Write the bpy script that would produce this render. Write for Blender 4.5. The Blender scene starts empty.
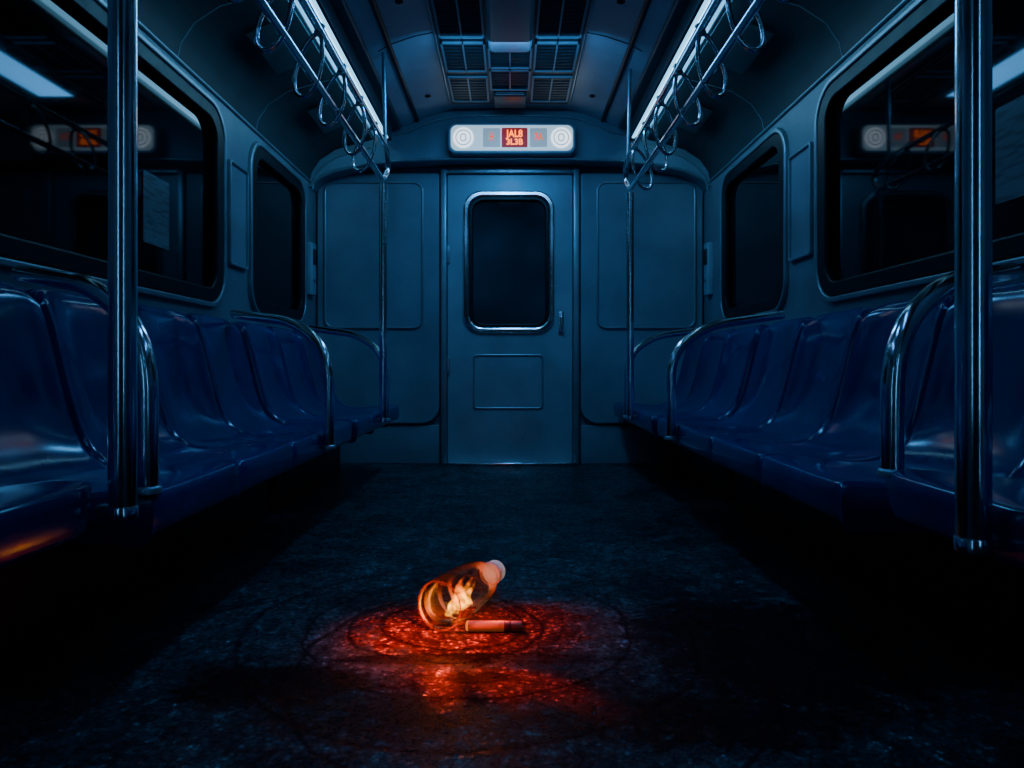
import bpy, bmesh, math, random
from mathutils import Matrix, Vector
random.seed(4)
SC = bpy.context.scene
COL = SC.collection

# ------------------------------------------------------------------ materials
def newmat(name):
    m = bpy.data.materials.new(name); m.use_nodes = True
    nt = m.node_tree
    b = nt.nodes.get("Principled BSDF")
    return m, nt, b

def pmat(name, col, rough=0.5, metal=0.0, var=0.25, scale=12.0, rvar=0.12, bump=0.0, bscale=80.0, coat=0.0, spec=0.5):
    m, nt, b = newmat(name)
    N, L = nt.nodes, nt.links
    tc = N.new("ShaderNodeTexCoord")
    no = N.new("ShaderNodeTexNoise"); no.inputs["Scale"].default_value = scale; no.inputs["Detail"].default_value = 6
    L.new(tc.outputs["Object"], no.inputs["Vector"])
    r = N.new("ShaderNodeValToRGB")
    r.color_ramp.elements[0].position = 0.3; r.color_ramp.elements[1].position = 0.7
    r.color_ramp.elements[0].color = (*[c*(1-var) for c in col], 1)
    r.color_ramp.elements[1].color = (*[min(1, c*(1+var)) for c in col], 1)
    L.new(no.outputs["Fac"], r.inputs["Fac"]); L.new(r.outputs["Color"], b.inputs["Base Color"])
    mr = N.new("ShaderNodeMapRange")
    mr.inputs["To Min"].default_value = max(0.02, rough-rvar); mr.inputs["To Max"].default_value = min(1, rough+rvar)
    L.new(no.outputs["Fac"], mr.inputs["Value"]); L.new(mr.outputs["Result"], b.inputs["Roughness"])
    b.inputs["Metallic"].default_value = metal
    b.inputs["Coat Weight"].default_value = coat; b.inputs["Coat Roughness"].default_value = 0.10
    b.inputs["Specular IOR Level"].default_value = spec
    if bump > 0:
        n2 = N.new("ShaderNodeTexNoise"); n2.inputs["Scale"].default_value = bscale; n2.inputs["Detail"].default_value = 4
        L.new(tc.outputs["Object"], n2.inputs["Vector"])
        bp = N.new("ShaderNodeBump"); bp.inputs["Strength"].default_value = bump; bp.inputs["Distance"].default_value = 0.01
        L.new(n2.outputs["Fac"], bp.inputs["Height"]); L.new(bp.outputs["Normal"], b.inputs["Normal"])
    return m

def emat(name, col, strength, base=(0.02, 0.02, 0.02)):
    m, nt, b = newmat(name)
    b.inputs["Base Color"].default_value = (*base, 1)
    b.inputs["Emission Color"].default_value = (*col, 1)
    b.inputs["Emission Strength"].default_value = strength
    return m

M_wall = pmat("painted_wall_panel", (0.15, 0.20, 0.25), 0.42, 0.0, 0.2, 5, 0.08, 0.05, 30)
M_end = pmat("end_wall_laminate", (0.18, 0.25, 0.31), 0.38, 0.0, 0.2, 3, 0.08, 0.03, 20)
M_door = pmat("door_laminate", (0.24, 0.32, 0.38), 0.32, 0.1, 0.15, 4, 0.1, 0.03, 25)
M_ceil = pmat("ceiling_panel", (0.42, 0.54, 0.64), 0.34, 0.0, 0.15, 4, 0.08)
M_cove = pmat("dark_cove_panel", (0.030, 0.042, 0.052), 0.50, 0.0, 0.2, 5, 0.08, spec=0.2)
M_dark = pmat("black_plastic", (0.010, 0.012, 0.015), 0.45, 0.0, 0.3, 10)
M_rub = pmat("black_rubber", (0.005, 0.006, 0.008), 0.40, 0.0, 0.3, 20, spec=0.3)
M_steel = pmat("brushed_steel", (0.90, 0.92, 0.94), 0.16, 1.0, 0.06, 40, 0.05)
M_steel2 = pmat("worn_dark_steel", (0.28, 0.35, 0.40), 0.32, 0.65, 0.08, 10, 0.04)
M_seat = pmat("blue_moulded_plastic", (0.005, 0.016, 0.15), 0.18, 0.0, 0.25, 9, 0.05, 0.02, 14, 0.15, 0.6)
M_vent = pmat("vent_grille_grey", (0.05, 0.08, 0.10), 0.4, 0.3, 0.2, 15)
M_lightvent = pmat("light_grey_housing", (0.26, 0.38, 0.46), 0.45, 0.0, 0.1, 10)
def glassmat(name, col, spec, rough):
    m, nt, b = newmat(name); N, L = nt.nodes, nt.links
    no = N.new("ShaderNodeTexNoise"); no.inputs["Scale"].default_value = 3.0
    r = N.new("ShaderNodeValToRGB"); r.color_ramp.elements[0].position = 0.35; r.color_ramp.elements[1].position = 0.65
    r.color_ramp.elements[0].color = (*[c*0.2 for c in col], 1); r.color_ramp.elements[1].color = (*[c*1.8 for c in col], 1)
    L.new(no.outputs["Fac"], r.inputs["Fac"]); L.new(r.outputs["Color"], b.inputs["Base Color"])
    b.inputs["Roughness"].default_value = rough; b.inputs["Specular IOR Level"].default_value = spec
    return m
M_glass = glassmat("dark_tunnel_glass", (0.002, 0.004, 0.006), 0.20, 0.04)
M_glassd = glassmat("dim_door_glass", (0.024, 0.038, 0.050), 0.5, 0.06)
M_lamp = emat("lit_lamp_diffuser", (0.22, 0.62, 1.0), 2.4)
M_lampo = emat("lit_lamp_lens", (0.22, 0.62, 1.0), 8.0)

def floor_mat():
    m, nt, b = newmat("worn_speckled_floor")
    N, L = nt.nodes, nt.links
    tc = N.new("ShaderNodeTexCoord")
    def noise(s, d=6, rough=0.6, dist=0.0):
        n = N.new("ShaderNodeTexNoise"); n.inputs["Scale"].default_value = s; n.inputs["Detail"].default_value = d
        n.inputs["Roughness"].default_value = rough; n.inputs["Distortion"].default_value = dist
        L.new(tc.outputs["Object"], n.inputs["Vector"]); return n.outputs["Fac"]
    def ramp(v, a, bb, ca=(0, 0, 0, 1), cb=(1, 1, 1, 1)):
        r = N.new("ShaderNodeValToRGB"); e = r.color_ramp.elements
        e[0].position = a; e[1].position = bb; e[0].color = ca; e[1].color = cb
        L.new(v, r.inputs["Fac"]); return r.outputs["Color"]
    def math_(op, a, bb=None, c=None):
        n = N.new("ShaderNodeMath"); n.operation = op
        for i, v in enumerate((a, bb, c)):
            if v is None: continue
            if isinstance(v, (int, float)): n.inputs[i].default_value = v
            else: L.new(v, n.inputs[i])
        return n.outputs[0]
    patches = ramp(noise(3.6, 10, 0.75, 0.4), 0.42, 0.55)
    vo = N.new("ShaderNodeTexVoronoi"); vo.inputs["Scale"].default_value = 62; L.new(tc.outputs["Object"], vo.inputs["Vector"])
    grain = ramp(vo.outputs["Distance"], 0.18, 0.42, (1, 1, 1, 1), (0, 0, 0, 1))
    specks = ramp(noise(42, 7, 0.9), 0.49, 0.53)
    mid = ramp(noise(16, 9, 0.9), 0.45, 0.53)
    edge = noise(11, 10, 0.85)
    sep = N.new("ShaderNodeSeparateXYZ"); L.new(tc.outputs["Object"], sep.inputs[0])
    wob = noise(2.5, 3, 0.5)
    def dist(cx, cy, rx=1.0, ry=1.0):
        dx = math_("DIVIDE", math_("SUBTRACT", sep.outputs[0], cx), rx); dy = math_("DIVIDE", math_("SUBTRACT", sep.outputs[1], cy), ry)
        return math_("SQRT", math_("ADD", math_("MULTIPLY", dx, dx), math_("MULTIPLY", dy, dy)))
    def ring(cx, cy, r, w):
        d = math_("ADD", dist(cx, cy), math_("MULTIPLY", math_("SUBTRACT", wob, 0.5), 0.10))
        k = math_("ABSOLUTE", math_("SUBTRACT", d, r))
        return math_("SUBTRACT", 1.0, math_("MINIMUM", math_("DIVIDE", k, w), 1.0))
    def blob(cx, cy, rx, ry, soft=0.25, amp=1.6):
        d = math_("ADD", dist(cx, cy, rx, ry), math_("MULTIPLY", math_("SUBTRACT", edge, 0.5), amp))
        mr = N.new("ShaderNodeMapRange"); mr.inputs["From Min"].default_value = 1.0+soft; mr.inputs["From Max"].default_value = 1.0-soft
        L.new(d, mr.inputs["Value"]); return mr.outputs["Result"]
    rg = math_("MAXIMUM", ring(-0.16, 1.78, 0.235, 0.010), ring(-0.10, 1.76, 0.56, 0.012))
    rg = math_("MAXIMUM", rg, ring(-0.14, 1.80, 0.175, 0.012))
    rg = math_("MAXIMUM", rg, ring(-0.10, 1.78, 0.40, 0.009))
    rg = math_("MAXIMUM", rg, ring(0.05, 1.55, 0.52, 0.010))
    glow_paint = math_("MAXIMUM", blob(-0.09, 1.77, 0.30, 0.21, 0.12, 3.0), blob(-0.03, 1.440, 0.21, 0.080, 0.10, 3.6))  # red firelight pools painted into the floor colour
    oil = math_("MAXIMUM", blob(-0.08, 1.575, 0.36, 0.032, 0.15, 2.0), blob(0.60, 1.65, 0.30, 0.36, 0.15, 3.6))
    oil = math_("MAXIMUM", oil, blob(0.40, 1.3, 0.28, 0.10, 0.2, 3.6))
    oil = math_("MAXIMUM", oil, blob(-0.50, 1.45, 0.20, 0.09, 0.2, 3.6))
    oil = math_("MAXIMUM", oil, blob(-0.07, 1.48, 0.06, 0.030, 0.1, 2.4))
    keep = math_("MULTIPLY", math_("SUBTRACT", 1.0, math_("MULTIPLY", rg, 0.88)), math_("SUBTRACT", 1.0, math_("MULTIPLY", oil, 0.94)))
    grit = math_("MULTIPLY", math_("ADD", math_("MULTIPLY", specks, 0.75), 0.25), math_("MULTIPLY", math_("ADD", math_("MULTIPLY", mid, 0.62), 0.38), math_("ADD", math_("MULTIPLY", grain, 0.80), 0.20)))
    base = math_("MULTIPLY", math_("MULTIPLY", math_("ADD", math_("MULTIPLY", grit, 0.90), 0.10), math_("ADD", math_("MULTIPLY", patches, 0.66), 0.34)), keep)
    glow_mix = math_("MULTIPLY", math_("MULTIPLY", glow_paint, grit), keep)
    mix = N.new("ShaderNodeMix"); mix.data_type = 'RGBA'
    mix.inputs["A"].default_value = (0.005, 0.008, 0.012, 1); mix.inputs["B"].default_value = (0.45, 0.86, 1.0, 1)
    L.new(base, mix.inputs["Factor"])
    # floor colour darkened between and around the painted red glow specks
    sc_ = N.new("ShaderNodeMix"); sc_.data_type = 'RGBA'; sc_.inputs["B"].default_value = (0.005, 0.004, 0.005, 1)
    glow_dark = math_("MAXIMUM", math_("MULTIPLY", glow_paint, 0.95), math_("MULTIPLY", blob(-0.03, 1.36, 0.36, 0.13, 0.5, 1.0), 0.88))
    L.new(mix.outputs["Result"], sc_.inputs["A"]); L.new(glow_dark, sc_.inputs["Factor"])
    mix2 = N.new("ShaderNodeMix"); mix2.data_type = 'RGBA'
    L.new(sc_.outputs["Result"], mix2.inputs["A"]); mix2.inputs["B"].default_value = (1.0, 0.46, 0.32, 1); L.new(glow_mix, mix2.inputs["Factor"])
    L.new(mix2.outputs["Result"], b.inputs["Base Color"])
    ro = N.new("ShaderNodeMapRange"); ro.inputs["To Min"].default_value = 0.26; ro.inputs["To Max"].default_value = 0.60
    L.new(grit, ro.inputs["Value"])
    L.new(math_("ADD", ro.outputs["Result"], math_("MULTIPLY", glow_paint, 0.3)), b.inputs["Roughness"])
    L.new(math_("SUBTRACT", 0.50, math_("MULTIPLY", glow_paint, 0.46)), b.inputs["Specular IOR Level"])
    bp = N.new("ShaderNodeBump"); bp.inputs["Strength"].default_value = 1.0; bp.inputs["Distance"].default_value = 0.008
    h = math_("SUBTRACT", math_("ADD", math_("ADD", specks, grain), math_("MULTIPLY", mid, 1.2)), math_("MULTIPLY", rg, 1.6))
    L.new(h, bp.inputs["Height"]); L.new(bp.outputs["Normal"], b.inputs["Normal"])
    return m
M_floor = floor_mat()

# ------------------------------------------------------------------ helpers
def link(o): COL.objects.link(o); return o
def mkobj(name, me, mat=None):
    o = bpy.data.objects.new(name, me); link(o)
    if mat and me is not None:
        if len(me.materials): me.materials[0] = mat
        else: me.materials.append(mat)
    return o
def smooth(o, ang=40):
    me = o.data
    for p in me.polygons: p.use_smooth = True
    try: me.set_sharp_from_angle(angle=math.radians(ang))
    except Exception: pass
    return o
def box(name, x0, x1, y0, y1, z0, z1, mat, bev=0.0):
    bm = bmesh.new(); bmesh.ops.create_cube(bm, size=1)
    bmesh.ops.scale(bm, vec=(abs(x1-x0), abs(y1-y0), abs(z1-z0)), verts=bm.verts)
    if bev > 0: bmesh.ops.bevel(bm, geom=bm.edges[:], offset=bev, segments=3, affect='EDGES', profile=0.5)
    me = bpy.data.meshes.new(name); bm.to_mesh(me); bm.free()
    o = mkobj(name, me, mat); o.location = ((x0+x1)/2, (y0+y1)/2, (z0+z1)/2)
    return smooth(o)
def recentre(o, loc):
    loc = Vector(loc); o.data.transform(Matrix.Translation(-loc)); o.location = loc; return o
def curve_to_obj(cu, name, mat, M=None):
    tmp = bpy.data.objects.new("tmp", cu); link(tmp)
    dg = bpy.context.evaluated_depsgraph_get(); dg.update()
    me = bpy.data.meshes.new_from_object(tmp.evaluated_get(dg))
    bpy.data.objects.remove(tmp)
    me.name = name
    if M is not None: me.transform(M)
    me.materials.clear()
    return smooth(mkobj(name, me, mat))
def rr(x0, x1, y0, y1, r, n=8):
    pts = []
    for cx, cy, a0 in ((x1-r, y0+r, -90), (x1-r, y1-r, 0), (x0+r, y1-r, 90), (x0+r, y0+r, 180)):
        for i in range(n+1):
            a = math.radians(a0+90*i/n); pts.append((cx+r*math.cos(a), cy+r*math.sin(a)))
    return pts
# planes: 'S' side wall (a=Y,b=Z, normal X) ; 'E' end wall (a=X,b=Z, normal -Y); 'C' ceiling (a=X,b=Y, normal Z)
def plate(name, loops, depth, plane, off, mat, bev=0.0):
    cu = bpy.data.curves.new(name, 'CURVE'); cu.dimensions = '2D'; cu.fill_mode = 'BOTH'
    cu.extrude = max(0.0001, depth/2-bev); cu.bevel_depth = bev; cu.bevel_resolution = 2
    if bev > 0: cu.offset = -bev
    for lp in loops:
        s = cu.splines.new('POLY'); s.points.add(len(lp)-1); s.use_cyclic_u = True
        for p, (a, b) in zip(s.points, lp): p.co = (a, b, 0, 1)
    if plane == 'S': M = Matrix(((0, 0, 1, off), (1, 0, 0, 0), (0, 1, 0, 0), (0, 0, 0, 1)))
    elif plane == 'E': M = Matrix(((1, 0, 0, 0), (0, 0, -1, off), (0, 1, 0, 0), (0, 0, 0, 1)))
    else: M = Matrix(((1, 0, 0, 0), (0, 1, 0, 0), (0, 0, 1, off), (0, 0, 0, 1)))
    return curve_to_obj(cu, name, mat, M)
def catmull(pts, n=6, closed=False):
    P = [Vector(p) for p in pts]; out = []; m = len(P)
    rng = m if closed else m-1
    for i in range(rng):
        p1, p2 = P[i], P[(i+1) % m]
        p0 = P[(i-1) % m] if (closed or i > 0) else p1*2-p2
        p3 = P[(i+2) % m] if (closed or i+2 < m) else p2*2-p1
        for k in range(n):
            t = k/n
            out.append(0.5*((2*p1)+(p2-p0)*t+(2*p0-5*p1+4*p2-p3)*t*t+(3*p1-p0-3*p2+p3)*t**3))
    if not closed: out.append(P[-1])
    return out
def fillet(pts, r, n=7):
    P = [Vector(p) for p in pts]; out = [P[0]]
    for i in range(1, len(P)-1):
        a, b, c = P[i-1], P[i], P[i+1]
        rr_ = min(r, (a-b).length*0.49, (c-b).length*0.49)
        p = b+(a-b).normalized()*rr_; q = b+(c-b).normalized()*rr_
        for k in range(n+1):
            t = k/n; out.append((1-t)**2*p+2*t*(1-t)*b+t*t*q)
    out.append(P[-1]); return out
def tube(name, pts, r, mat, closed=False, res=6):
    cu = bpy.data.curves.new(name, 'CURVE'); cu.dimensions = '3D'
    cu.bevel_depth = r; cu.bevel_resolution = res; cu.use_fill_caps = True
    s = cu.splines.new('POLY'); s.points.add(len(pts)-1); s.use_cyclic_u = closed
    for p, v in zip(s.points, pts): p.co = (*v, 1)
    return curve_to_obj(cu, name, mat)
def lathe(name, prof, mat, seg=40, axis=Vector((0, 0, 1)), loc=(0, 0, 0), capped=True, ripple=None):
    bm = bmesh.new(); rings = []
    for s, r in prof:
        ring = []
        for i in range(seg):
            a = 2*math.pi*i/seg
            rad = r*(1+(ripple(s, a) if ripple else 0))
            ring.append(bm.verts.new((rad*math.cos(a), rad*math.sin(a), s)))
        rings.append(ring)
    for A, B in zip(rings, rings[1:]):
        for i in range(seg):
            bm.faces.new((A[i], A[(i+1) % seg], B[(i+1) % seg], B[i]))
    if capped:
        bm.faces.new(list(reversed(rings[0]))); bm.faces.new(rings[-1])
    me = bpy.data.meshes.new(name); bm.to_mesh(me); bm.free()
    q = Vector((0, 0, 1)).rotation_difference(axis.normalized())
    me.transform(Matrix.Translation(Vector(loc)) @ q.to_matrix().to_4x4())
    return smooth(mkobj(name, me, mat), 50)
def root(name, loc, label=None, category=None, kind=None, group=None):
    e = bpy.data.objects.new(name, None); e.empty_display_size = 0.1; link(e); e.location = loc
    tag(e, label, category, kind, group); return e
def tag(o, label=None, category=None, kind=None, group=None):
    if label: o["label"] = label
    if category: o["category"] = category
    if kind: o["kind"] = kind
    if group: o["group"] = group
    return o
def child(o, parent, name=None, label=None):
    o.parent = parent
    o.matrix_parent_inverse = Matrix.Translation(parent.location).inverted()
    if name: o.name = name
    if label: o["label"] = label
    return o

Y0, YE = -1.0, 4.76      # car length that is modelled
# ------------------------------------------------------------------ SHELL
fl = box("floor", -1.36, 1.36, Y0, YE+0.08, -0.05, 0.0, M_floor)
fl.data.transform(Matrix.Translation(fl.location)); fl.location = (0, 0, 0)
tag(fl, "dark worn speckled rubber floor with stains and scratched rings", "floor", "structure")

WIN = {"left": [(1.55, 3.16), (3.53, 4.42)], "right": [(1.45, 2.94), (3.32, 4.28)]}
ZW0, ZW1 = 0.95, 1.79
wn = 1
for side, sg in (("left", -1), ("right", 1)):
    outer = [(Y0, 0), (YE, 0), (YE, 1.87), (Y0, 1.87)]
    holes = [rr(a, b, ZW0, ZW1, 0.13) for a, b in WIN[side]]
    w = plate("wall_"+side, [outer]+holes, 0.05, 'S', sg*1.335, M_wall)
    tag(w, "pale painted metal side wall with rounded window openings", "wall", "structure")
    for a, b in WIN[side]:
        e = root("window_%d" % wn, (sg*1.31, (a+b)/2, ZW0), "dark rounded train window with black rubber seal", "window", "structure"); wn += 1
        g = plate("glass", [rr(a-0.005, b+0.005, ZW0-0.005, ZW1+0.005, 0.13)], 0.008, 'S', sg*1.333, M_glass)
        child(g, e, "window_glass")
        f = plate("seal", [rr(a-0.012, b+0.012, ZW0-0.012, ZW1+0.012, 0.142), rr(a+0.06, b-0.06, ZW0+0.05, ZW1-0.05, 0.09)], 0.034, 'S', sg*1.312, M_rub, 0.008)
        child(f, e, "window_seal", "black rubber window seal")
        f2 = plate("frame", [rr(a-0.036, b+0.036, ZW0-0.036, ZW1+0.036, 0.166), rr(a-0.012, b+0.012, ZW0-0.012, ZW1+0.012, 0.142)], 0.03, 'S', sg*1.305, M_steel2, 0.006)
        child(f2, e, "window_frame", "thin steel window frame")

# ceiling profile
prof_half = [(1.36, 1.86), (1.31, 1.86), (1.295, 1.93), (1.24, 2.01), (1.14, 2.075), (0.98, 2.12), (0.90, 2.14), (0.88, 2.19), (0.66, 2.235), (0.60, 2.27), (0.48, 2.31), (0.36, 2.335), (0.0, 2.345)]
prof = [(-x, z) for x, z in prof_half] + [(x, z) for x, z in reversed(prof_half[:-1])]
bm = bmesh.new()
A = [bm.verts.new((x, Y0, z)) for x, z in prof]; B = [bm.verts.new((x, YE+0.08, z)) for x, z in prof]
C = [bm.verts.new((x, Y0, 2.42)) for x, z in (prof[0], prof[-1])]; D = [bm.verts.new((x, YE+0.08, 2.42)) for x, z in (prof[0], prof[-1])]
for i in range(len(prof)-1):
    f = bm.faces.new((A[i], B[i], B[i+1], A[i+1]))
    xm = abs(prof[i][0]+prof[i+1][0])/2
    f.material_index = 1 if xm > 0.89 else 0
f = bm.faces.new((C[0], C[1], D[1], D[0]))
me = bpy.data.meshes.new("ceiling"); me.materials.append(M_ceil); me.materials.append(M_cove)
bm.to_mesh(me); bm.free()
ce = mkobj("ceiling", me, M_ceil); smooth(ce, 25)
tag(ce, "curved pale ceiling panels with dark coved edges", "ceiling", "structure")

loopE = [(-1.36, 0), (1.36, 0)] + [(x, z) for x, z in prof_half] + [(-x, z) for x, z in reversed(prof_half[:-1])]
wb = plate("wall_back", [loopE], 0.06, 'E', YE+0.03, M_end); tag(wb, "blue-grey end bulkhead wall", "wall", "structure")
wf = plate("wall_front", [loopE], 0.06, 'E', Y0-0.03, M_dark); tag(wf, "dark bulkhead wall closing the carriage", "wall", "structure")

# bulkhead panels either side of the door
tn = 1
def trim(o, label):
    global tn
    o.name = "trim_%d" % tn; tn += 1
    tag(o, label, "trim", "structure"); return o
def rr4(x0, x1, y0, y1, rbl, rbr, rtr, rtl, n=8):
    pts = []
    for cx, cy, a0, r in ((x1-rbr, y0+rbr, -90, rbr), (x1-rtr, y1-rtr, 0, rtr), (x0+rtl, y1-rtl, 90, rtl), (x0+rbl, y0+rbl, 180, rbl)):
        if r <= 0.001: pts.append((x1 if a0 in (-90, 0) else x0, y0 if a0 in (-90, 180) else y1)); continue
        for i in range(n+1):
            a = math.radians(a0+90*i/n); pts.append((cx+r*math.cos(a), cy+r*math.sin(a)))
    return pts
for sg in (-1, 1):
    x0, x1 = sorted((sg*0.475, sg*1.30))
    rb = (0.0, 0.12) if sg < 0 else (0.12, 0.0)
    trim(plate("p", [rr4(x0, x1, 0.27, 1.96, rb[0], rb[1], 0.02, 0.02)], 0.05, 'E', YE-0.025, M_end, 0.01), "raised blue-grey bulkhead panel beside the door")
    a0, a1 = sorted((sg*0.58, sg*1.25))
    trim(plate("p", [rr(a0, a1, 0.91, 1.90, 0.07), rr(a0+0.014, a1-0.014, 0.924, 1.886, 0.058)], 0.018, 'E', YE-0.056, M_steel2, 0.005), "thin rounded metal moulding on the bulkhead panel")
    trim(plate("p", [rr(a0+0.014, a1-0.014, 0.924, 1.886, 0.058)], 0.006, 'E', YE-0.052, M_end), "flat inset board inside the moulding")
    trim(box("p", *sorted((sg*0.425, sg*0.465)), YE-0.07, YE, 0, 1.99, M_steel2, 0.006), "steel door jamb")
    trim(box("p", *sorted((sg*0.475, sg*1.30)), YE-0.03, YE, 0, 0.26, M_end, 0.004), "dark kick plate under the bulkhead panel")
# arched header
low = [(1.305, 1.83), (1.25, 1.885), (1.15, 1.93), (0.95, 1.975), (0.7, 2.0), (0.4, 2.01), (0, 2.012)]
lowp = [(x, z) for x, z in low] + [(-x, z) for x, z in reversed(low[:-1])]
up = [(x*0.999, z-0.004) for x, z in prof_half[1:]]
upp = [(-x, z) for x, z in up] + [(x, z) for x, z in reversed(up[:-1])]
trim(plate("p", [lowp+upp], 0.19, 'E', YE-0.10, M_end, 0.0), "arched header panel above the door")
trim(tube("p", [Vector((x, YE-0.198, z)) for x, z in lowp], 0.011, M_steel2), "rounded metal lip under the arched header")
trim(tube("p", [Vector((x*0.985, YE-0.198, z-0.045)) for x, z in upp], 0.006, M_steel2), "thin seam along the arched header")
trim(box("p", -0.47, 0.47, YE-0.06, YE, 1.955, 2.0, M_steel2, 0.006), "steel door head frame")
trim(box("p", -0.44, 0.44, YE-0.14, YE, 0.0, 0.020, M_steel, 0.004), "bright steel door threshold")

# ceiling seams (dark) & mouldings
for sg in (-1, 1):
    trim(tube("p", [Vector((sg*0.605, y, 2.262)) for y in (Y0, YE-0.2)], 0.014, M_dark), "dark seam strip along the ceiling")
    trim(tube("p", [Vector((sg*0.885, y, 2.15)) for y in (Y0, YE-0.2)], 0.010, M_steel2), "thin metal moulding along the cove")
    trim(tube("p", [Vector((sg*1.305, y, 1.865)) for y in (Y0, YE-0.2)], 0.008, M_steel2), "metal seam between wall and cove")
    for y in (2.75, 3.6):
        c = [Vector((sg*x, y, z-0.001)) for x, z in prof_half[1:7]]
        trim(tube("p", c, 0.0025, M_steel2), "thin joint between cove panels")
    for y in (3.5,):
        c = [Vector((sg*x, y, z-0.001)) for x, z in prof_half[8:12]]
        trim(tube("p", c, 0.003, M_dark), "thin dark joint between ceiling panels")

# ------------------------------------------------------------------ DOOR
d = root("door_1", (0, YE-0.03, 0.016), "grey-blue end door with rounded chrome-framed window", "door", "structure")
child(plate("leaf", [rr(-0.422, 0.422, 0.018, 1.95, 0.012), rr(-0.285, 0.275, 0.905, 1.815, 0.10)], 0.03, 'E', YE-0.025, M_door, 0.004), d, "door_leaf")
child(plate("frame", [rr(-0.315, 0.300, 0.880, 1.840, 0.125), rr(-0.275, 0.262, 0.92, 1.80, 0.095)], 0.035, 'E', YE-0.045, M_steel, 0.012), d, "door_window_frame", "chrome rounded window frame")
child(plate("seal", [rr(-0.277, 0.264, 0.918, 1.802, 0.097), rr(-0.25, 0.238, 0.945, 1.775, 0.075)], 0.03, 'E', YE-0.035, M_rub, 0.006), d, "door_window_seal", "black rubber seal")
child(plate("glass", [rr(-0.28, 0.27, 0.91, 1.81, 0.10)], 0.008, 'E', YE-0.022, M_glassd), d, "door_window_glass", "dark glass pane")
child(plate("kick", [rr(-0.25, 0.225, 0.37, 0.74, 0.03), rr(-0.238, 0.213, 0.382, 0.728, 0.024)], 0.014, 'E', YE-0.042, M_steel2, 0.004), d, "lower_panel_moulding", "thin rounded moulding of the lower panel")
h = tube("h", fillet([(0.345, YE-0.04, 1.00), (0.345, YE-0.080, 1.00), (0.345, YE-0.080, 0.90), (0.345, YE-0.04, 0.90)], 0.02), 0.009, M_steel)
child(h, d, "door_handle", "small chrome pull handle")
child(box("l", 0.326, 0.364, YE-0.05, YE-0.035, 0.87, 1.03, M_steel, 0.006), d, "lock_plate", "steel plate behind the handle")
for z in (1.35, 0.6):
    child(box("hg", -0.425, -0.405, YE-0.055, YE-0.03, z, z+0.12, M_steel2, 0.004), d, "hinge", "steel hinge")

# ------------------------------------------------------------------ DESTINATION SIGN
sx, sz, sy = 0.012, 2.118, 4.47
M_signface = emat("lit_sign_face", (0.46, 0.70, 0.86), 1.0, (0.4, 0.5, 0.55))
M_signbox = emat("lit_sign_cell", (0.38, 0.52, 0.62), 0.55, (0.3, 0.4, 0.4))
M_cell = emat("dark_display_cell", (1.0, 0.03, 0.0), 0.22, (0.02, 0.004, 0.004))
M_led = emat("orange_display_letters", (1.0, 0.17, 0.002), 4.0)
M_ledr = emat("dull_orange_letters", (1.0, 0.09, 0.002), 1.3)
M_emb = emat("white_emblem", (0.78, 0.90, 1.0), 2.0, (0.8, 0.8, 0.8))
M_ink = emat("grey_print", (0.32, 0.55, 0.70), 0.9, (0.08, 0.12, 0.15))
sgn = root("destination_sign", (sx, sy+0.05, sz-0.1), "backlit white destination sign with orange letters above the door", "sign")
child(plate("b", [rr(sx-0.41, sx+0.41, sz-0.098, sz+0.098, 0.05)], 0.09, 'E', sy+0.05, M_lightvent, 0.012), sgn, "sign_housing", "grey rounded housing")
child(plate("b", [rr(sx-0.39, sx+0.39, sz-0.08, sz+0.08, 0.04)], 0.006, 'E', sy+0.002, M_signface), sgn, "sign_face", "backlit pale face")
yy = sy-0.003
child(plate("b", [rr(sx-0.185, sx-0.075, sz-0.06, sz+0.06, 0.008)], 0.006, 'E', yy, M_signbox), sgn, "display_cell", "pale display cell")
child(plate("b", [rr(sx-0.065, sx+0.10, sz-0.062, sz+0.062, 0.008)], 0.006, 'E', yy, M_cell), sgn, "display_cell", "dark red display cell")
child(plate("b", [rr(sx+0.115, sx+0.225, sz-0.06, sz+0.06, 0.008)], 0.006, 'E', yy, M_signbox), sgn, "display_cell", "pale display cell")
for cx in (sx-0.31, sx+0.315):
    child(plate("b", [rr(cx-0.065, cx+0.065, sz-0.065, sz+0.065, 0.0649, 10)], 0.005, 'E', yy, M_emb), sgn, "emblem", "round white emblem")
    child(plate("b", [rr(cx-0.050, cx+0.050, sz-0.050, sz+0.050, 0.0499, 10), rr(cx-0.044, cx+0.044, sz-0.044, sz+0.044, 0.0439, 10)], 0.004, 'E', yy-0.004, M_ink), sgn, "emblem_ring", "grey ring on the emblem")
    child(plate("b", [rr(cx-0.020, cx+0.020, sz-0.026, sz+0.026, 0.0199, 8), rr(cx-0.013, cx+0.013, sz-0.019, sz+0.019, 0.0129, 8)], 0.004, 'E', yy-0.004, M_ink), sgn, "emblem_centre", "grey oval inside the emblem")
def text(s, cx, cz, size, mat, parent, name, y, xs=1.0, off=0.0012):
    cu = bpy.data.curves.new(name, 'FONT'); cu.body = s; cu.size = size; cu.align_x = 'CENTER'; cu.align_y = 'CENTER'; cu.extrude = 0.001; cu.offset = off
    M = Matrix(((xs, 0, 0, cx), (0, 0, -1, y), (0, 1, 0, cz), (0, 0, 0, 1)))
    o = curve_to_obj(cu, name, mat, M); child(o, parent, name); return o
text("JAL8", sx+0.017, sz+0.022, 0.064, M_led, sgn, "display_text", yy-0.006, 0.84)
text("3L3B", sx+0.017, sz-0.030, 0.052, M_led, sgn, "display_text", yy-0.006, 1.0)
text("H", sx-0.13, sz+0.002, 0.075, M_ledr, sgn, "display_text", yy-0.006, 0.55)
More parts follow.
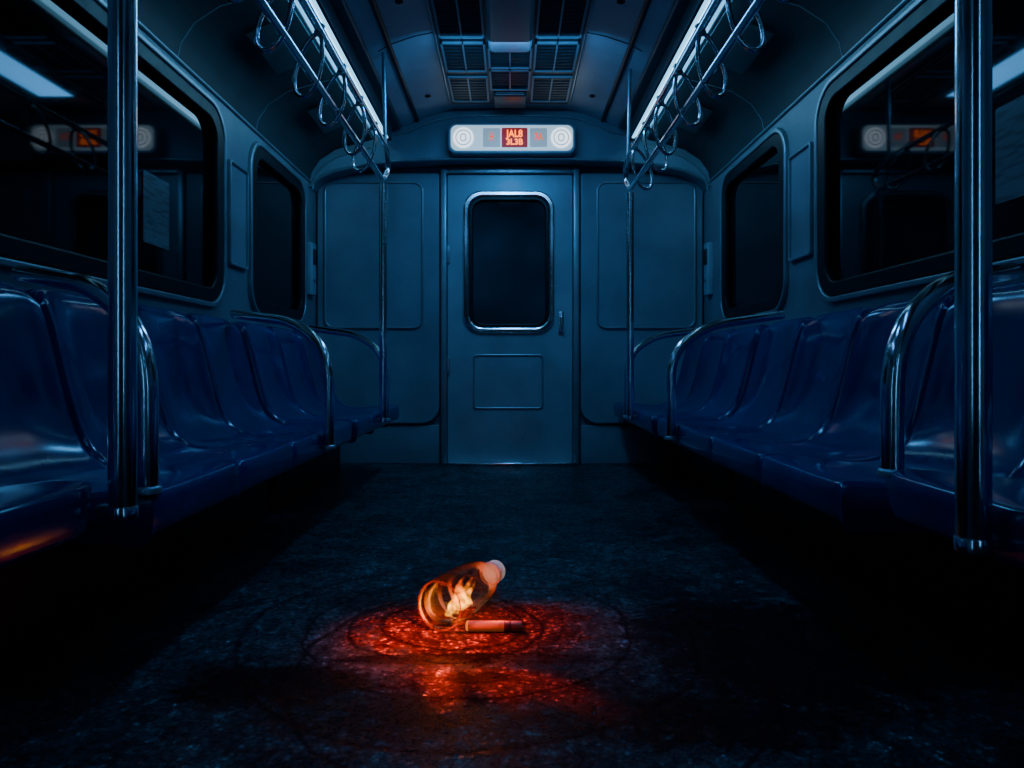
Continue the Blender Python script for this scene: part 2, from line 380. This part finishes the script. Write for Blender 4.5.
text("7A", sx+0.17, sz+0.002, 0.062, M_ledr, sgn, "display_text", yy-0.006, 0.75)

# ------------------------------------------------------------------ CEILING LAMPS
for sg in (-1, 1):
    e = root("ceiling_strip_lamp", (sg*0.77, 3.3, 2.21), "long slim blue-white strip lamp along the ceiling cove", "lamp", None, "ceiling strip lamps")
    child(box("h", sg*0.70, sg*0.86, 1.9, 4.52, 2.185, 2.222, M_vent, 0.01), e, "lamp_housing", "dark grey metal housing")
    child(box("d", sg*0.772, sg*0.792, 1.98, 4.44, 2.104, 2.187, M_lamp, 0.006), e, "lamp_diffuser", "lit pale blue diffuser")
    child(box("d", sg*0.793, sg*0.798, 1.99, 4.43, 2.112, 2.184, M_lampo, 0.001), e, "lamp_lens", "bright outer lens")
    child(box("rf", sg*0.752, sg*0.768, 1.95, 4.47, 2.100, 2.19, M_vent, 0.004), e, "lamp_reflector", "dark reflector strip")
    for y in (1.96, 4.46):
        child(box("c", sg*0.765, sg*0.800, y-0.014, y+0.014, 2.098, 2.19, M_dark, 0.004), e, "lamp_socket", "dark socket")

# ------------------------------------------------------------------ CEILING VENT UNIT
v = root("air_vent_unit", (0, 3.5, 2.33), "long grey ceiling ventilation unit with louvred grilles", "air vent")
child(plate("f", [rr(-0.38, 0.38, 2.2, 4.42, 0.03)], 0.02, 'C', 2.322, M_vent, 0.005), v, "vent_panel", "grey mounting panel")
def grille(x0, x1, y0, y1, n):
    bm = bmesh.new()
    def cub(a0, a1, b0, b1, c0, c1, rot=0):
        r = bmesh.ops.create_cube(bm, size=1)
        bmesh.ops.scale(bm, vec=(a1-a0, b1-b0, c1-c0), verts=r['verts'])
        if rot: bmesh.ops.rotate(bm, cent=(0, 0, 0), matrix=Matrix.Rotation(rot, 3, 'X'), verts=r['verts'])
        bmesh.ops.translate(bm, vec=((a0+a1)/2, (b0+b1)/2, (c0+c1)/2), verts=r['verts'])
    t = 0.010
    cub(x0, x0+t, y0, y1, 2.296, 2.314); cub(x1-t, x1, y0, y1, 2.296, 2.314)
    cub(x0, x1, y0, y0+t, 2.296, 2.314); cub(x0, x1, y1-t, y1, 2.296, 2.314)
    xm = (x0+x1)/2; cub(xm-0.004, xm+0.004, y0, y1, 2.296, 2.314)
    me = bpy.data.meshes.new("g"); me.materials.append(M_lightvent); me.materials.append(M_vent)
    nf = len(bm.faces)
    for i in range(n):
        y = y0+t+(y1-y0-2*t)*(i+0.5)/n
        cub(x0+t, x1-t, y-0.005, y+0.005, 2.303, 2.306, -0.5)
    bm.faces.ensure_lookup_table()
    for f in bm.faces[nf:]: f.material_index = 1
    bm.to_mesh(me); bm.free()
    return mkobj("g", me, M_lightvent)
for x0, x1 in ((-0.355, -0.128), (0.128, 0.355)):
    child(box("r", x0, x1, 2.3, 4.38, 2.306, 2.313, M_dark), v, "vent_recess", "black recess behind the louvres")
    for y0, y1, n in ((2.40, 2.95, 14), (3.0, 3.5, 13), (3.55, 3.90, 9), (3.97, 4.34, 9)):
        child(grille(x0, x1, y0, y1, n), v, "vent_grille", "louvred metal grille")
child(box("c", -0.110, 0.110, 2.3, 3.56, 2.245, 2.32, M_lightvent, 0.03), v, "duct_cover", "pale rounded duct cover")
child(grille(-0.115, 0.115, 3.60, 3.86, 7), v, "access_hatch", "dark louvred hatch")
child(grille(-0.115, 0.115, 3.88, 4.16, 8), v, "access_hatch", "dark louvred hatch")
child(box("c", -0.10, 0.10, 4.20, 4.40, 2.280, 2.32, M_vent, 0.01), v, "duct_end_box", "dark grey end box")
for i in range(3):
    child(box("c", -0.085, 0.085, 4.192, 4.202, 2.286+i*0.010, 2.290+i*0.010, M_lightvent, 0.001), v, "duct_slot", "pale slot bar")
for sg in (-1, 1):
    child(tube("t", [Vector((sg*0.375, y, 2.312)) for y in (2.2, 4.42)], 0.008, M_steel2), v, "edge_moulding", "thin steel moulding")
for x, y in ((-0.50, 4.25), (0.50, 4.25), (-0.50, 3.15), (0.50, 3.15)):
    o = lathe("ceiling_sensor", [(0, 0.02), (0.004, 0.02), (0.008, 0.014), (0.012, 0.006)], M_dark, 20, Vector((0, 0, -1)), (x, y, 2.302))
    recentre(o, (x, y, 2.302)); tag(o, "small round black ceiling sensor", "sensor", None, "round ceiling sensors")

# cove hatches
for sg in (-1, 1):
    for y0, y1 in ((2.95, 3.35), (3.85, 4.2)):
        bm = bmesh.new()
        n = Vector((-sg*0.42, 0, -1)).normalized(); t = Vector((sg*1, 0, -0.42)).normalized()
        c0 = Vector((sg*1.06, (y0+y1)/2, 2.085))
        vs = []
        for dz in (0, 0.008):
            for a, b in ((-1, -1), (1, -1), (1, 1), (-1, 1)):
                vs.append(bm.verts.new(c0+n*dz+t*(a*0.06)+Vector((0, b*(y1-y0)/2, 0))))
        bm.faces.new(vs[:4]); bm.faces.new(vs[4:])
        for i in range(4): bm.faces.new((vs[i], vs[(i+1) % 4], vs[4+(i+1) % 4], vs[4+i]))
        bmesh.ops.recalc_face_normals(bm, faces=bm.faces[:])
        bmesh.ops.bevel(bm, geom=bm.edges[:], offset=0.002, segments=2, affect='EDGES')
        me = bpy.data.meshes.new("hatch"); bm.to_mesh(me); bm.free()
        o = mkobj("cove_hatch", me, M_vent); recentre(o, c0)
        tag(o, "small grey service hatch on the dark cove", "hatch", None, "cove service hatches")

# ------------------------------------------------------------------ BENCHES
SP = [(.700, .333), (.684, .340), (.679, .372), (.681, .408), (.696, .421), (.75, .424), (.86, .414), (.96, .408), (1.03, .425), (1.075, .475), (1.105, .57), (1.135, .69), (1.160, .79), (1.178, .84), (1.205, .862), (1.235, .866), (1.27, .862)]
SPs = [(p.x, p.y) for p in catmull([(a, b, 0) for a, b in SP], 4)]
def seat_mesh(name, sg, yc, w, dz=0.0, endr=0.0):
    bm = bmesh.new(); nu = 32; rows = []
    nP = len(SPs)
    for j in range(nu+1):
        u = -1+2*j/nu; row = []
        for k, (x, z) in enumerate(SPs):
            t = k/(nP-1)
            pan = max(0, 1-abs(t-0.42)/0.24); pan = pan*pan*(3-2*pan)
            bk = max(0, min(1, (t-0.50)/0.12))*max(0, min(1, (0.98-t)/0.14))
            dish = (1-abs(u)**3.2)
            zz = z + dz*max(0, min(1, (0.75-t)/0.25)) - 0.018*pan*dish; xx = x + 0.040*bk*dish
            front = max(0, 1-t/0.30)
            xx += 0.010*front*abs(u)**12
            if endr and u > 0: xx += endr*max(0, 1-t/0.42)*u**8
            top = max(0, (t-0.72)/0.28)
            zz -= 0.055*min(1, top*1.6)*abs(u)**9
            e = max(0, (abs(u)-0.93)/0.07)
            zz -= 0.018*e*(1-bk); xx += 0.032*e*bk
            row.append(bm.verts.new((sg*xx, yc+u*(w/2-0.0015), zz)))
        row.append(bm.verts.new((sg*1.27, yc+u*(w/2-0.0015), 0.335+dz)))
        rows.append(row)
    m = len(rows[0])
    for a, b in zip(rows, rows[1:]):
        for k in range(m):
            bm.faces.new((a[k], a[(k+1) % m], b[(k+1) % m], b[k]))
    bm.faces.new(rows[0]); bm.faces.new(rows[-1])
    bmesh.ops.recalc_face_normals(bm, faces=bm.faces[:])
    me = bpy.data.meshes.new(name); bm.to_mesh(me); bm.free()
    o = mkobj(name, me, M_seat); smooth(o, 50)
    recentre(o, (sg*1.0, yc, 0.335+dz)); return o

def armrest(sg, yf, yb, bench, xf=0.662, zb=0.375, r=0.0165):
    xb = 1.19
    pts = [(sg*xf, yf, zb), (sg*xf, yf, 0.715), (sg*(xf+0.17), yf+(yb-yf)*0.33, 0.830), (sg*xb, yb, 0.885)]
    P = fillet(pts, 0.15, 12)
    o = tube("armrest", P, r, M_steel); child(o, bench, "armrest", "bent chrome tubular armrest")
    c = lathe("armrest_flange", [(0, r+0.006), (0.010, r+0.006), (0.014, r+0.002)], M_steel2, 20, Vector((-0, 0, 1)), (sg*xf, yf, zb-0.005)); child(c, o, "armrest_flange")
    c.matrix_parent_inverse = Matrix.Identity(4)

benches = [
    (-1, 0.30, 1.18, 2, 0.05, [], "short blue moulded bench with empty bucket seats beside the tall pole"),
    (-1, 1.34, 3.07, 4, 0, [(1.350, 1.70, 0.70, 0.42), (2.54, 3.02, 0.658, 0.365)], "long blue moulded bench with four bucket seats and chrome armrests"),
    (-1, 3.13, 4.36, 3, 0, [(3.70, 4.18, 0.658, 0.375)], "blue moulded bench next to the end wall, one chrome armrest"),
    (1, 0.20, 1.315, 2, 0.05, [(1.29, 1.66, 0.705, 0.462)], "short blue moulded bench with one chrome armrest beside the tall pole"),
    (1, 1.44, 3.30, 4, 0, [(2.86, 3.06, 0.658, 0.365)], "long blue moulded bench with four bucket seats and a chrome armrest"),
    (1, 3.37, 4.66, 3, 0, [(3.93, 4.30, 0.658, 0.375)], "blue moulded bench next to the end wall, one chrome armrest"),
]
for sg, y0, y1, n, dz, arms, lab in benches:
    e = root("bench", (sg*1.0, (y0+y1)/2, 0.0), lab, "bench", None, "blue train benches")
    w = (y1-y0)/n
    for i in range(n):
        child(seat_mesh("seat", sg, y0+w*(i+0.5), w, dz, 0.04 if i == n-1 else 0), e, "seat", "glossy blue moulded bucket seat")
    child(box("b", sg*1.05, sg*1.30, y0+0.02, y1-0.02, 0.001, 0.335+dz, M_dark, 0.01), e, "bench_base", "black heater box under the seats")
    child(box("b", sg*0.78, sg*1.06, y0+0.03, y1-0.04, 0.30+dz, 0.336+dz, M_dark, 0.006), e, "support_frame", "black support frame")
    for yf, yb, xf, zb in arms: armrest(sg, yf, yb, e, xf, zb, 0.0200 if yf > 2 else 0.0205)

# ------------------------------------------------------------------ POLES
def pole(sg, x, y, z0, z1, lab, r=0.0225):
    e = root("grab_pole", (sg*x, y, z0), lab, "pole")
    child(tube("p", [Vector((sg*x, y, z)) for z in (z0, z1)], r, M_steel, res=8), e, "pole_tube", "polished steel tube")
    child(lathe("f", [(-0.002, r-0.002), (0, r+0.0015), (0.018, r+0.0015), (0.02, r+0.0002)], M_steel, 28, Vector((0, 0, 1)), (sg*x, y, z0)), e, "pole_collar", "steel end collar")
    child(box("bk", sg*(x+0.005), sg*(x+0.040), y-0.012, y+0.012, z0+0.006, z0+0.022, M_steel2, 0.003), e, "seat_bracket", "steel bracket to the bench")
    return e
p1 = pole(-1, 0.652, 1.178, 0.405, 2.24, "tall thick steel pole beside the short bench")
p2 = pole(1, 0.652, 0.985, 0.400, 2.24, "tall thick steel pole in front of the short bench")
p3 = pole(-1, 0.652, 3.60, 0.372, 1.60, "slim steel pole joined to the overhead rail", 0.0205)
p4 = pole(1, 0.652, 3.80, 0.372, 1.60, "slim steel pole joined to the overhead rail", 0.0205)

# overhead rails
ZU = 1.775; XU = 0.632
loopM = None
for sg, ye in ((-1, 3.60), (1, 3.80)):
    e = root("overhead_grab_rail", (sg*0.645, 2.4, 1.60), "double steel overhead grab rail", "grab rail", None, "overhead grab rails")
    lowr = fillet([(sg*0.652, 1.3, 1.615), (sg*0.652, ye, 1.615), (sg*0.642, ye+0.10, 1.70), (sg*XU, ye, ZU), (sg*XU, 1.3, ZU)], 0.09, 10)
    child(tube("r", lowr, 0.0135, M_steel), e, "rail_tube", "bent steel rail tube")
    for y in (1.3,):
        child(tube("x", [Vector((sg*0.652, y, 1.615)), Vector((sg*XU, y, ZU))], 0.009, M_steel2), e, "cross_bar", "thin steel cross bar")
    for y in (1.3, ye-0.06):
        child(tube("s", [Vector((sg*XU, y, ZU)), Vector((sg*0.64, y, 2.245))], 0.010, M_steel2), e, "hanger", "thin steel ceiling hanger")
    if loopM is None:
        pts = []
        for i in range(36):
            a = 2*math.pi*i/36
            wx = 0.043*math.cos(a)*(1-0.22*math.sin(a))
            pts.append(Vector((wx, 0, -0.118+0.104*math.sin(a))))
        strap = tube("hand_strap", pts, 0.0075, M_steel, True, 4)
        clamp = box("strap_clamp", -0.012, 0.012, -0.012, 0.012, -0.024, 0.019, M_steel2, 0.004)
        clamp.location = (0, 0, 0); clamp.parent = strap
        loopM = (strap, clamp)
    y = 1.70
    while y < ye-0.05:
        first = (sg == -1 and y < 1.71)
        s = loopM[0] if first else loopM[0].copy()
        s.location = (sg*XU, y, ZU); s.rotation_euler = (math.radians(6*math.sin(y*9)), sg*math.radians(-17+5*math.sin(y*5)), math.radians(12*sg))
        tag(s, "steel oval hand strap loop hanging from the rail", "hand strap", None, "hand straps on the overhead rails")
        if not first:
            COL.objects.link(s)
            c = loopM[1].copy(); c.parent = s; COL.objects.link(c)
        y += 0.31

# ------------------------------------------------------------------ WALL PLACARDS / NOTICES
def paper_mat(name, col, ink):
    m, nt, b = newmat(name); N, L = nt.nodes, nt.links
    tc = N.new("ShaderNodeTexCoord"); mp = N.new("ShaderNodeMapping"); mp.inputs["Scale"].default_value = (1, 25, 130)
    L.new(tc.outputs["Object"], mp.inputs["Vector"])
    n = N.new("ShaderNodeTexNoise"); n.inputs["Scale"].default_value = 0.5; n.inputs["Detail"].default_value = 1; L.new(mp.outputs["Vector"], n.inputs["Vector"])
    r = N.new("ShaderNodeValToRGB"); r.color_ramp.elements[0].position = 0.45; r.color_ramp.elements[1].position = 0.65
    r.color_ramp.elements[0].color = (*col, 1); r.color_ramp.elements[1].color = (*ink, 1)
    L.new(n.outputs["Fac"], r.inputs["Fac"]); L.new(r.outputs["Color"], b.inputs["Base Color"]); b.inputs["Roughness"].default_value = 0.6
    return m
M_paper = paper_mat("notice_and_reflection_print", (0.13, 0.17, 0.20), (0.07, 0.09, 0.11))
def placard(sg, y0, y1, z0, z1, lab, x=1.31, nm="wall_placard", face=M_end):
    e = root(nm, (sg*x, (y0+y1)/2, z0), lab, "placard")
    child(plate("f", [rr(y0, y1, z0, z1, 0.015), rr(y0+0.014, y1-0.014, z0+0.014, z1-0.014, 0.008)], 0.02, 'S', sg*(x-0.011), M_steel2, 0.004), e, "placard_frame", "thin metal frame")
    child(plate("f", [rr(y0+0.012, y1-0.012, z0+0.012, z1-0.012, 0.008)], 0.008, 'S', sg*(x-0.006), face), e, "placard_sheet", "grey sheet")
placard(-1, 3.235, 3.46, 1.13, 1.62, "framed grey placard on the wall between windows")
placard(1, 3.01, 3.25, 1.14, 1.63, "framed grey placard on the wall between windows")
def notice(sg, y0, y1, z0, z1, lab):
    o = plate("window_notice", [rr(y0, y1, z0, z1, 0.006)], 0.003, 'S', sg*1.3265, M_paper); o.name = "window_notice"
    recentre(o, (sg*1.3265, (y0+y1)/2, z0)); tag(o, lab, "notice")
notice(-1, 2.53, 2.72, 1.11, 1.37, "small printed paper notice stuck on the window glass")  # reflection in the left window, painted as a sheet on the glass
notice(1, 1.68, 1.91, 1.10, 1.36, "printed paper notice stuck on the dark window glass")
for sg in (-1, 1):
    e = root("intercom_unit", (sg*1.31, 4.56, 1.12), "small grey wall intercom unit beside the end wall", "intercom", None, "wall intercom units")
    child(box("b", sg*1.275, sg*1.313, 4.51, 4.61, 1.12, 1.46, M_lightvent, 0.008), e, "intercom_body", "grey casing")
    child(box("b", sg*1.268, sg*1.277, 4.53, 4.59, 1.32, 1.42, M_dark, 0.003), e, "speaker_grille", "black speaker grille")
    child(lathe("bt", [(0, 0.014), (0.008, 0.014), (0.011, 0.008)], M_steel2, 20, Vector((-sg, 0, 0)), (sg*1.275, 4.56, 1.22)), e, "button", "round steel button")

# ------------------------------------------------------------------ BOTTLE, FLAME, CIGARETTE
def bottle_mat(name, lo, hi, tcol):
    m = bpy.data.materials.new(name); m.use_nodes = True
    nt = m.node_tree; N, L = nt.nodes, nt.links; N.clear()
    out = N.new("ShaderNodeOutputMaterial")
    tr = N.new("ShaderNodeBsdfTransparent"); tr.inputs[0].default_value = (1.0, 0.80, 0.62, 1)
    tl = N.new("ShaderNodeBsdfTranslucent"); tl.inputs[0].default_value = (*tcol, 1)
    gl = N.new("ShaderNodeBsdfGlossy"); gl.inputs["Roughness"].default_value = 0.05; gl.inputs[0].default_value = (1, 0.66, 0.42, 1)
    tc = N.new("ShaderNodeTexCoord"); no = N.new("ShaderNodeTexNoise"); no.inputs["Scale"].default_value = 42; no.inputs["Detail"].default_value = 8
    no.inputs["Roughness"].default_value = 0.80
    L.new(tc.outputs["Object"], no.inputs["Vector"])
    r = N.new("ShaderNodeMapRange"); r.inputs["From Min"].default_value = 0.48; r.inputs["From Max"].default_value = 0.64
    r.inputs["To Min"].default_value = lo; r.inputs["To Max"].default_value = hi
    L.new(no.outputs["Fac"], r.inputs["Value"])
    m1 = N.new("ShaderNodeMixShader"); L.new(r.outputs["Result"], m1.inputs[0]); L.new(tr.outputs[0], m1.inputs[1]); L.new(tl.outputs[0], m1.inputs[2])
    fr = N.new("ShaderNodeFresnel"); fr.inputs[0].default_value = 1.14
    bp = N.new("ShaderNodeBump"); bp.inputs["Strength"].default_value = 0.35; bp.inputs["Distance"].default_value = 0.003
    L.new(no.outputs["Fac"], bp.inputs["Height"]); L.new(bp.outputs[0], gl.inputs["Normal"])
    m2 = N.new("ShaderNodeMixShader"); L.new(fr.outputs[0], m2.inputs[0]); L.new(m1.outputs[0], m2.inputs[1]); L.new(gl.outputs[0], m2.inputs[2])
    L.new(m2.outputs[0], out.inputs[0]); return m
M_bot = bottle_mat("clear_orange_lit_plastic", 0.01, 0.12, (0.9, 0.26, 0.03))
M_rim = bottle_mat("thick_plastic_rim", 0.3, 0.6, (0.9, 0.32, 0.06))
def cap_mat():
    m = bpy.data.materials.new("white_translucent_cap"); m.use_nodes = True
    nt = m.node_tree; N, L = nt.nodes, nt.links; b = N.get("Principled BSDF"); out = N.get("Material Output")
    no = N.new("ShaderNodeTexNoise"); no.inputs["Scale"].default_value = 40
    r = N.new("ShaderNodeValToRGB"); r.color_ramp.elements[0].color = (0.80, 0.78, 0.76, 1); r.color_ramp.elements[1].color = (0.95, 0.93, 0.92, 1)
    L.new(no.outputs["Fac"], r.inputs["Fac"]); L.new(r.outputs["Color"], b.inputs["Base Color"]); b.inputs["Roughness"].default_value = 0.4
    tl = N.new("ShaderNodeBsdfTranslucent"); tl.inputs[0].default_value = (0.9, 0.88, 0.86, 1)
    mx = N.new("ShaderNodeMixShader"); mx.inputs[0].default_value = 0.4
    L.new(b.outputs[0], mx.inputs[1]); L.new(tl.outputs[0], mx.inputs[2]); L.new(mx.outputs[0], out.inputs[0]); return m
M_cap = cap_mat()
R = 0.063
bpos = Vector((-0.178, 1.735, R+0.001)); bend = Vector((-0.036, 2.07, R-0.004)); ax = (bend-bpos).normalized()
e = root("plastic_bottle", (bpos.x+0.07, bpos.y+0.15, 0.0), "clear crumpled plastic bottle lying on the floor, glowing orange inside", "bottle")
pr = [(0.006, 0.030), (0.0, R-0.014), (0.003, R-0.005), (0.012, R-0.001), (0.03, R), (0.034, R-0.002), (0.038, R), (0.10, R), (0.105, R-0.002), (0.11, R), (0.16, R), (0.165, R-0.002), (0.17, R), (0.20, R-0.001), (0.225, R-0.006), (0.25, 0.050), (0.275, 0.040), (0.295, 0.032), (0.31, 0.029), (0.335, 0.028)]
child(lathe("b", pr, M_bot, 48, ax, bpos, False, lambda s, a: 0.006*math.sin(3*a+s*30)*min(1, s*10)*(1 if s < 0.22 else 0)), e, "bottle_body", "clear plastic body lit orange")
q = Vector((0, 0, 1)).rotation_difference(ax)
rim = [bpos+q @ Vector(((R-0.003)*math.cos(2*math.pi*i/48), (R-0.003)*math.sin(2*math.pi*i/48), 0.004)) for i in range(48)]
child(tube("rim", rim, 0.0022, M_rim, True, 4), e, "bottle_rim", "rounded moulded rim")
child(lathe("cap", [(0.318, 0.026), (0.320, 0.031), (0.348, 0.031), (0.354, 0.028), (0.355, 0.012)], M_cap, 60, ax, bpos, True, lambda s, a: 0.012*math.cos(a*30)), e, "bottle_cap", "white ribbed screw cap")
child(lathe("nr", [(0.308, 0.030), (0.310, 0.034), (0.314, 0.034), (0.316, 0.030)], M_cap, 40, ax, bpos, False), e, "neck_ring", "white neck ring")

def flame_mat():
    m = bpy.data.materials.new("yellow_orange_flame"); m.use_nodes = True
    nt = m.node_tree; N, L = nt.nodes, nt.links; N.clear()
    out = N.new("ShaderNodeOutputMaterial"); em = N.new("ShaderNodeEmission")
    tc = N.new("ShaderNodeTexCoord"); sp = N.new("ShaderNodeSeparateXYZ"); L.new(tc.outputs["Generated"], sp.inputs[0])
    no = N.new("ShaderNodeTexNoise"); no.inputs["Scale"].default_value = 60; no.inputs["Detail"].default_value = 4; L.new(tc.outputs["Object"], no.inputs["Vector"])
    ad = N.new("ShaderNodeMath"); ad.operation = 'MULTIPLY_ADD'; L.new(no.outputs["Fac"], ad.inputs[0]); ad.inputs[1].default_value = 0.5; L.new(sp.outputs[2], ad.inputs[2])
    r = N.new("ShaderNodeValToRGB"); el = r.color_ramp.elements
    el[0].position = 0.40; el[0].color = (1, 0.42, 0.006, 1); el[1].position = 1.1; el[1].color = (0.5, 0.06, 0.0005, 1)
    x = el.new(0.78); x.color = (0.95, 0.26, 0.002, 1)
    L.new(ad.outputs[0], r.inputs["Fac"]); L.new(r.outputs["Color"], em.inputs[0])
    mr = N.new("ShaderNodeMapRange"); mr.inputs["From Min"].default_value = 0.42; mr.inputs["From Max"].default_value = 0.62
    mr.inputs["To Min"].default_value = 25; mr.inputs["To Max"].default_value = 300
    L.new(no.outputs["Fac"], mr.inputs["Value"]); L.new(mr.outputs["Result"], em.inputs[1])
    L.new(em.outputs[0], out.inputs["Volume"]); return m
M_fl = flame_mat()
def tongue(bm, base, h, r, lean, tw):
    seg, rows = 14, 14; prev = None
    for j in range(rows+1):
        t = j/rows
        rad = r*math.sin(math.pi*min(1, (t*0.80+0.20)))**0.7*(1-t*0.45) if j < rows else 0.0004
        c = base+Vector((lean.x*t*t+0.005*math.sin(t*7+tw), lean.y*t*t+0.003*math.cos(t*5+tw), h*t))
        ring = [bm.verts.new(c+Vector((rad*math.cos(2*math.pi*i/seg), rad*0.8*math.sin(2*math.pi*i/seg), 0))) for i in range(seg)]
        if prev:
            for i in range(seg): bm.faces.new((prev[i], prev[(i+1) % seg], ring[(i+1) % seg], ring[i]))
        else: bm.faces.new(list(reversed(ring)))
        prev = ring
    bm.faces.new(prev)
bm = bmesh.new()
fb = bpos+ax*0.115; fb.z = 0.018
for off, h, r, ln, tw in ((0.0, 0.092, 0.019, (0.010, 0.0), 0), (0.026, 0.080, 0.015, (0.018, 0.01), 1.5), (-0.026, 0.060, 0.016, (-0.010, 0.0), 3), (0.052, 0.062, 0.012, (0.016, 0.01), 2), (-0.048, 0.038, 0.014, (-0.012, 0), 4.0), (0.012, 0.045, 0.024, (-0.012, 0), 5.0)):
    tongue(bm, fb+ax*off, h, r, Vector((ln[0], ln[1], 0)), tw)
me = bpy.data.meshes.new("flame"); bm.to_mesh(me); bm.free()
fo = smooth(mkobj("flame", me, M_fl), 60); recentre(fo, fb)
tag(fo, "yellow-orange flame burning inside the plastic bottle", "flame")

# cigarette (faint emission in its materials stands in for firelight on the paper)
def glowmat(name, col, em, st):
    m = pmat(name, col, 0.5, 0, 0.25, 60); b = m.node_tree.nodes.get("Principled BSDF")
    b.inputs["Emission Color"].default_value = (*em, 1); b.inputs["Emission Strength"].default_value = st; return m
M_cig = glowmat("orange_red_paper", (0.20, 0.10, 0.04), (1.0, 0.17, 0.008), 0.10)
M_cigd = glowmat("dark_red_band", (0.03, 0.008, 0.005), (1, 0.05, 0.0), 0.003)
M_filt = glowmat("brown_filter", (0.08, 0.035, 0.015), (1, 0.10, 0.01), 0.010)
M_ember = emat("glowing_ember", (1.0, 0.20, 0.01), 1.2)
rc = 0.0128
ca = Vector((1, -0.01, 0)).normalized(); c0 = Vector((-0.110, 1.740, rc+0.0008))
e = root("cigarette", (c0.x+0.07, c0.y, 0), "thick orange-red cigarette stub lying against the bottle", "cigarette")
child(lathe("t", [(0.006, rc*0.97), (0.009, rc), (0.095, rc)], M_cig, 28, ca, c0), e, "paper_tube", "orange-red paper tube")
child(lathe("t", [(0.095, rc), (0.096, rc*1.04), (0.112, rc*1.04), (0.113, rc)], M_cigd, 28, ca, c0), e, "band", "dark red band")
child(lathe("t", [(0.113, rc), (0.137, rc), (0.140, rc*0.9)], M_filt, 28, ca, c0), e, "filter_tip", "brown filter tip")
child(lathe("t", [(0.0, rc*0.5), (0.002, rc*0.85), (0.006, rc*0.95)], M_ember, 28, ca, c0, True, lambda s, a: 0.08*math.sin(5*a)), e, "ember", "glowing red ember end")

# ------------------------------------------------------------------ LIGHTS
def area(name, loc, sx_, sy_, col, en, rot=(0, 0, 0), spread=180):
    l = bpy.data.lights.new(name, 'AREA'); l.shape = 'RECTANGLE'; l.size = sx_; l.size_y = sy_; l.color = col; l.energy = en; l.spread = math.radians(spread)
    o = bpy.data.objects.new(name, l); o.location = loc; o.rotation_euler = rot; link(o); return o
BL = (0.10, 0.44, 1.0)
area("ceiling_key_fill", (0, 3.5, 2.24), 0.20, 1.2, BL, 12)  # unseen key light added below the vent unit for the far end
for sg in (-1, 1):
    area("near_fill", (sg*0.64, 1.3, 2.20), 0.06, 1.0, (0.10, 0.38, 1.0), 1.8)  # unseen fill added to lift the near seats and floor
    area("pole_fill", (sg*0.86, -0.9, 1.25), 0.05, 1.5, (0.14, 0.47, 1.0), 1.4, (math.radians(90), 0, 0))  # unseen tall fills behind the camera, added for highlights on the poles
area("end_wall_fill", (0, 3.4, 2.20), 0.8, 0.1, BL, 2.8, (math.radians(62), 0, 0))  # unseen fill added to brighten the end wall
area("aisle_fill", (0, 1.8, 2.24), 0.10, 0.9, (0.10, 0.40, 1.0), 2.4, (0, 0, 0), 62)  # unseen fill aimed down at the aisle floor
FR = (1.0, 0.048, 0.003)
def spot(name, loc, aim, en, ang, blend=0.5, size=0.02):
    l = bpy.data.lights.new(name, 'SPOT'); l.color = FR; l.energy = en; l.spot_size = math.radians(ang); l.spot_blend = blend; l.shadow_soft_size = size
    l.specular_factor = 0.0
    o = bpy.data.objects.new(name, l); o.location = loc; o.rotation_euler = (Vector(aim)-Vector(loc)).to_track_quat('-Z', 'Y').to_euler(); link(o); return o
L0 = bpos-ax*0.05+Vector((0.01, 0, 0.080))  # unseen spots outside the bottle, added to spread the flame's glow
spot("flame_glow_down", L0, (L0.x, L0.y+0.001, 0), 15.0, 134, 0.6)
spot("flame_glow_side", bpos+ax*0.10+Vector((0.11, 0, 0.07)), (0.02, 1.80, 0), 5.0, 120, 0.8)
for tx in (-0.14, -0.04, 0.05):
    spot("flame_glow_front", L0, (tx, 1.465, 0), 27.0, 20, 1.0)
pl = bpy.data.lights.new("flame_light", 'POINT'); pl.color = (1.0, 0.22, 0.015); pl.energy = 0.10; pl.shadow_soft_size = 0.015; pl.specular_factor = 0.0
po = bpy.data.objects.new("flame_light", pl); po.location = bpos+ax*0.13; link(po)
pl = bpy.data.lights.new("cap_fill", 'POINT'); pl.color = (1.0, 0.85, 0.78); pl.energy = 0.012; pl.shadow_soft_size = 0.006; pl.specular_factor = 0.0
po = bpy.data.objects.new("cap_fill", pl); po.location = bpos+ax*0.340; link(po)  # unseen light added inside the neck to brighten the cap

w = bpy.data.worlds.new("world"); SC.world = w; w.use_nodes = True
w.node_tree.nodes["Background"].inputs[0].default_value = (0.02, 0.06, 0.12, 1)
w.node_tree.nodes["Background"].inputs[1].default_value = 0.05

# ------------------------------------------------------------------ CAMERA
cam = bpy.data.cameras.new("camera"); co = bpy.data.objects.new("camera", cam); link(co)
co.location = (0, 0, 0.66); co.rotation_euler = (math.radians(90), 0, 0)
cam.sensor_width = 36; cam.lens = 24.6; cam.shift_x = 2/1024; cam.shift_y = -18/1024; cam.clip_start = 0.02
SC.camera = co
